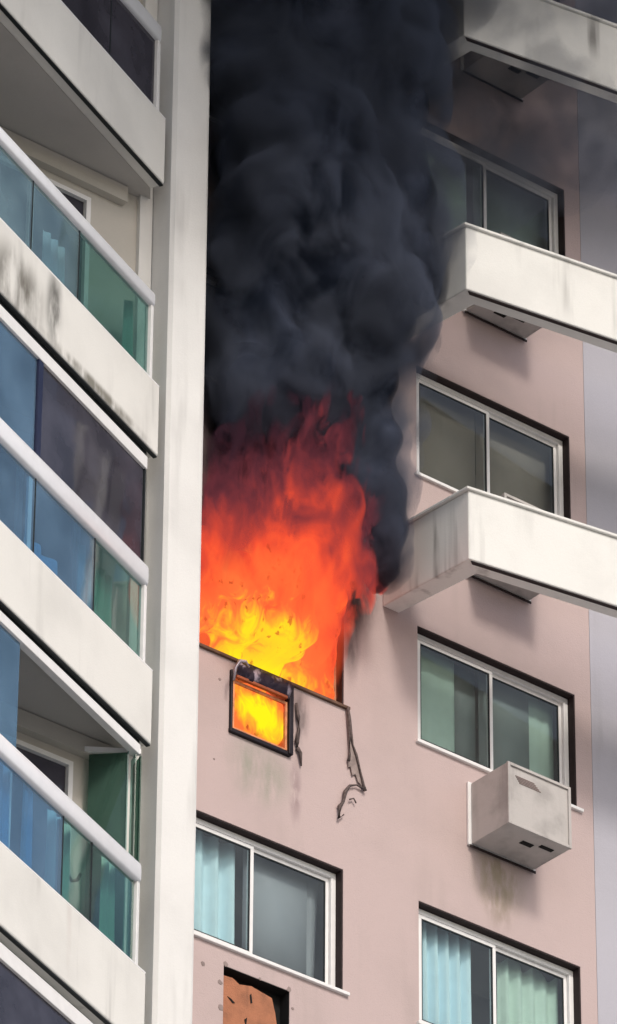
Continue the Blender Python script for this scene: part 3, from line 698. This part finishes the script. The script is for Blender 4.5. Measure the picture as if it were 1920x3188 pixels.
# unseen cloud added high over the street to shade the upper floors
hi_ = billow('shade_cloud', [(-2.2, -1.8, 41.6, 1.3), (-2.4, -3.0, 42.4, 1.6), (-8, -6.5, 40.5, 1.8), (-5.6, -6, 40.7, 1.9), (-3.2, -5.3, 41.2, 1.9), (-.8, -5.0, 42.3, 1.8), (1.6, -5, 43.6, 1.8), (4.2, -5, 44.3, 1.8), (-6.5, -7, 43, 2.2), (-3, -6.5, 43.5, 2.3), (0, -6, 45, 2.3), (3, -6, 46, 2.3), (-10.5, -8, 41.5, 2)],
             vol_mat('shade_cloud_volume', 8, (.22, .24, .3), .8), so_, .2, [(.5, .5, .8, False), (.2, 1.4, .8, False)], None, smooth=12)
hi_.parent = smk; hi_.location = (0, 0, 0); hi_.rotation_euler = (0, 0, 0)

def flame_mat(name, core=(.02, .08, .80, .42)):
    t = NT(name)
    sp = t.n('SeparateXYZ'); t.set(sp, 0, t.tc.outputs['Object'])
    n1 = t.noise(1.5, (1.3, 1.3, .75), detail=3.5, dist=1.1)
    n2 = t.noise(5.5, (1.25, 1.2, .65), detail=5, dist=1.0, loc=(4, 2, 9))
    h = t.math('MULTIPLY', sp.outputs[2], 1 / 2.75)                # object origin lies at the sill
    v = t.math('ADD', t.math('ADD', h, t.math('MULTIPLY', t.math('SUBTRACT', n1, .5), .75)), t.math('MULTIPLY', t.math('SUBTRACT', n2, .5), .32))
    cr = t.n('ValToRGB'); t.set(cr, 0, v)
    e = cr.color_ramp.elements
    e[0].position = 0; e[0].color = (1, .19, .045, 1)
    e[1].position = 1; e[1].color = (.05, .02, .028, 1)
    for p, c in ((.24, (1, .125, .035, 1)), (.38, (.80, .07, .03, 1)), (.54, (.42, .045, .035, 1)), (.72, (.14, .028, .035, 1))):
        q = e.new(p); q.color = c
    col = cr.outputs[0]
    if core:
        dx = t.math('DIVIDE', t.math('SUBTRACT', sp.outputs[0], core[0]), core[2])
        dz = t.math('DIVIDE', t.math('SUBTRACT', sp.outputs[2], core[1]), core[3])
        dz = t.math('ADD', dz, t.math('MULTIPLY', dx, .25))
        d = t.math('SQRT', t.math('ADD', t.math('MULTIPLY', dx, dx), t.math('MULTIPLY', dz, dz)))
        d = t.math('ADD', d, t.math('MULTIPLY', t.math('SUBTRACT', n2, .5), 1.5))
        k = t.ramp(d, 1.12, .72)
        hot = t.mix(t.ramp(d, .85, .35), (1, .42, .03), (1, .86, .012))
        col = t.mix(k, col, hot)
    # sparks and flakes of burning stuff that show darker
    vo = t.n('TexVoronoi', feature='F1'); mp = t.n('Mapping'); t.set(mp, 'Vector', t.tc.outputs['Object']); mp.inputs['Scale'].default_value = (11, 11, 6)
    dn_ = t.n('TexNoise'); t.set(dn_, 'Scale', 2.0); t.set(dn_, 'Vector', mp.outputs[0])
    va = t.n('VectorMath', operation='ADD'); t.set(va, 0, mp.outputs[0]); t.set(va, 1, dn_.outputs['Color'])
    t.set(vo, 'Vector', va.outputs[0]); t.set(vo, 'Scale', 1.0)
    spk = t.math('MULTIPLY', t.ramp(vo.outputs['Distance'], .30, .14), t.ramp(t.noise(3.3, loc=(2, 6, 1)), .42, .55))
    col = t.mix(t.math('MULTIPLY', spk, .7), col, (.35, .04, .01))
    em = t.n('Emission'); t.set(em, 0, col); t.set(em, 1, 1.0)
    tr = t.n('BsdfTransparent')
    lw = t.n('LayerWeight'); t.set(lw, 0, .5)
    a = t.math('MULTIPLY', t.ramp(lw.outputs['Facing'], 1.0, .62), t.ramp(v, .8, .45, .0, 1.0))
    mx = t.n('MixShader'); t.set(mx, 0, a)
    t.t.links.new(tr.outputs[0], mx.inputs[1]); t.t.links.new(em.outputs[0], mx.inputs[2])
    t.t.links.new(mx.outputs[0], t.out.inputs[0])
    return t.m
def sill_clamp(p):
    p = p.copy()
    if p.z < 31.12: p.y = max(p.y, .02 + .0 * p.z)
    if p.z < 31.075: p.z = 31.075
    if p.y > -.12: p.x = min(p.x, -.995)
    if p.z < 32.2: p.x = min(p.x, -.97 - .2 * min(0, p.y + .2))
    return p
fo = (-1.9, 0, 31.05)
fire = root('fire', F_A, fo, label='orange and yellow flames roaring out of the burning window', cat='fire')
fl = billow('flame_core', [(x, y, z, r * .9) for x, y, z, r in FLAME if z < 32.2], flame_mat('flame'), fo, .035, [(.10, 1.8, .6, False), (.045, 4.5, .5, True)], sill_clamp, smooth=8)
def flame_vol(name, dens):
    t = NT(name)
    sp = t.n('SeparateXYZ'); t.set(sp, 0, t.tc.outputs['Object'])
    n1 = t.noise(1.6, (1.3, 1.3, .7), detail=3, dist=1.4)
    n2 = t.noise(3.6, (1.3, 1.3, .6), detail=3, dist=1.0, loc=(4, 2, 9))
    hx = t.math('MULTIPLY', t.math('ABSOLUTE', t.math('SUBTRACT', sp.outputs[0], .12)), .22)
    v = t.math('ADD', t.math('ADD', t.math('ADD', hx, t.math('MULTIPLY', sp.outputs[2], 1 / 2.6)), t.math('MULTIPLY', t.math('SUBTRACT', n1, .5), .9)), t.math('MULTIPLY', t.math('SUBTRACT', n2, .5), .5))
    cr = t.n('ValToRGB'); t.set(cr, 0, v)
    e = cr.color_ramp.elements
    e[0].position = 0; e[0].color = (1, .17, .04, 1)
    e[1].position = 1; e[1].color = (.03, .012, .018, 1)
    for p, c in ((.30, (1, .12, .035, 1)), (.45, (.74, .068, .03, 1)), (.60, (.36, .042, .034, 1)), (.78, (.12, .025, .033, 1))):
        q = e.new(p); q.color = c
    n3 = t.noise(2.1, (1.5, 1.5, .55), detail=3.5, dist=1.8, loc=(1.7, 3, .4))
    hh = t.math('ADD', t.math('MULTIPLY', sp.outputs[2], .105), t.math('MULTIPLY', t.math('ABSOLUTE', t.math('SUBTRACT', sp.outputs[0], .12)), .09))
    hh = t.math('ADD', hh, t.math('MULTIPLY', t.math('MAXIMUM', t.math('SUBTRACT', sp.outputs[0], .42), 0.0), t.math('MULTIPLY', t.math('MAXIMUM', t.math('SUBTRACT', sp.outputs[2], 1.0), 0.0), .45)))
    d = t.math('MULTIPLY', t.ramp(t.math('SUBTRACT', n3, hh), .215, .30), dens)   # torn into tongues higher up
    low = t.ramp(sp.outputs[2], .55, 1.3, .12, 1.0)               # thin in front of the bright bed of the fire
    d = t.math('MULTIPLY', d, low)
    vp = t.n('VolumePrincipled'); t.set(vp, 'Color', (0, 0, 0)); t.set(vp, 'Density', d)
    t.set(vp, 'Emission Color', cr.outputs[0]); t.set(vp, 'Emission Strength', t.math('MULTIPLY', d, 1.15))
    t.t.links.new(vp.outputs[0], t.out.inputs['Volume'])
    t.m.cycles.volume_step_rate = 1.5
    return t.m
fv = billow('flame_veil', [(x, y - .02, z, r * 1.25 + .06) for x, y, z, r in FLAME + [(-1.75, -.55, 33.6, .3), (-2.2, -.5, 33.4, .3), (-2.5, -.3, 33.1, .28), (-1.3, -.5, 33.0, .25)]], flame_vol('flame_volume', 15), fo, .05, [(.12, 1.6, .6, False), (.05, 4, .5, False)], sill_clamp, smooth=6)
for q_ in (fl, fv): q_.parent = fire; q_.location = (0, 0, 0); q_.rotation_euler = (0, 0, 0)
f2 = billow('fire', [(-2.1, .12, 30.6, .28), (-1.85, .12, 30.6, .3), (-1.94, .1, 30.75, .2)], flame_mat('flame_in_sleeve', (.02, .18, .38, .27)), (-1.94, .12, 30.4), .03, [(.03, 6, 1, False)],
            lambda p: Vector((min(max(p.x, -2.26), -1.655), max(p.y, .0), min(max(p.z, 30.31), 30.88))))
props(f2, 'bright yellow fire glowing inside the small air conditioner opening', 'fire')
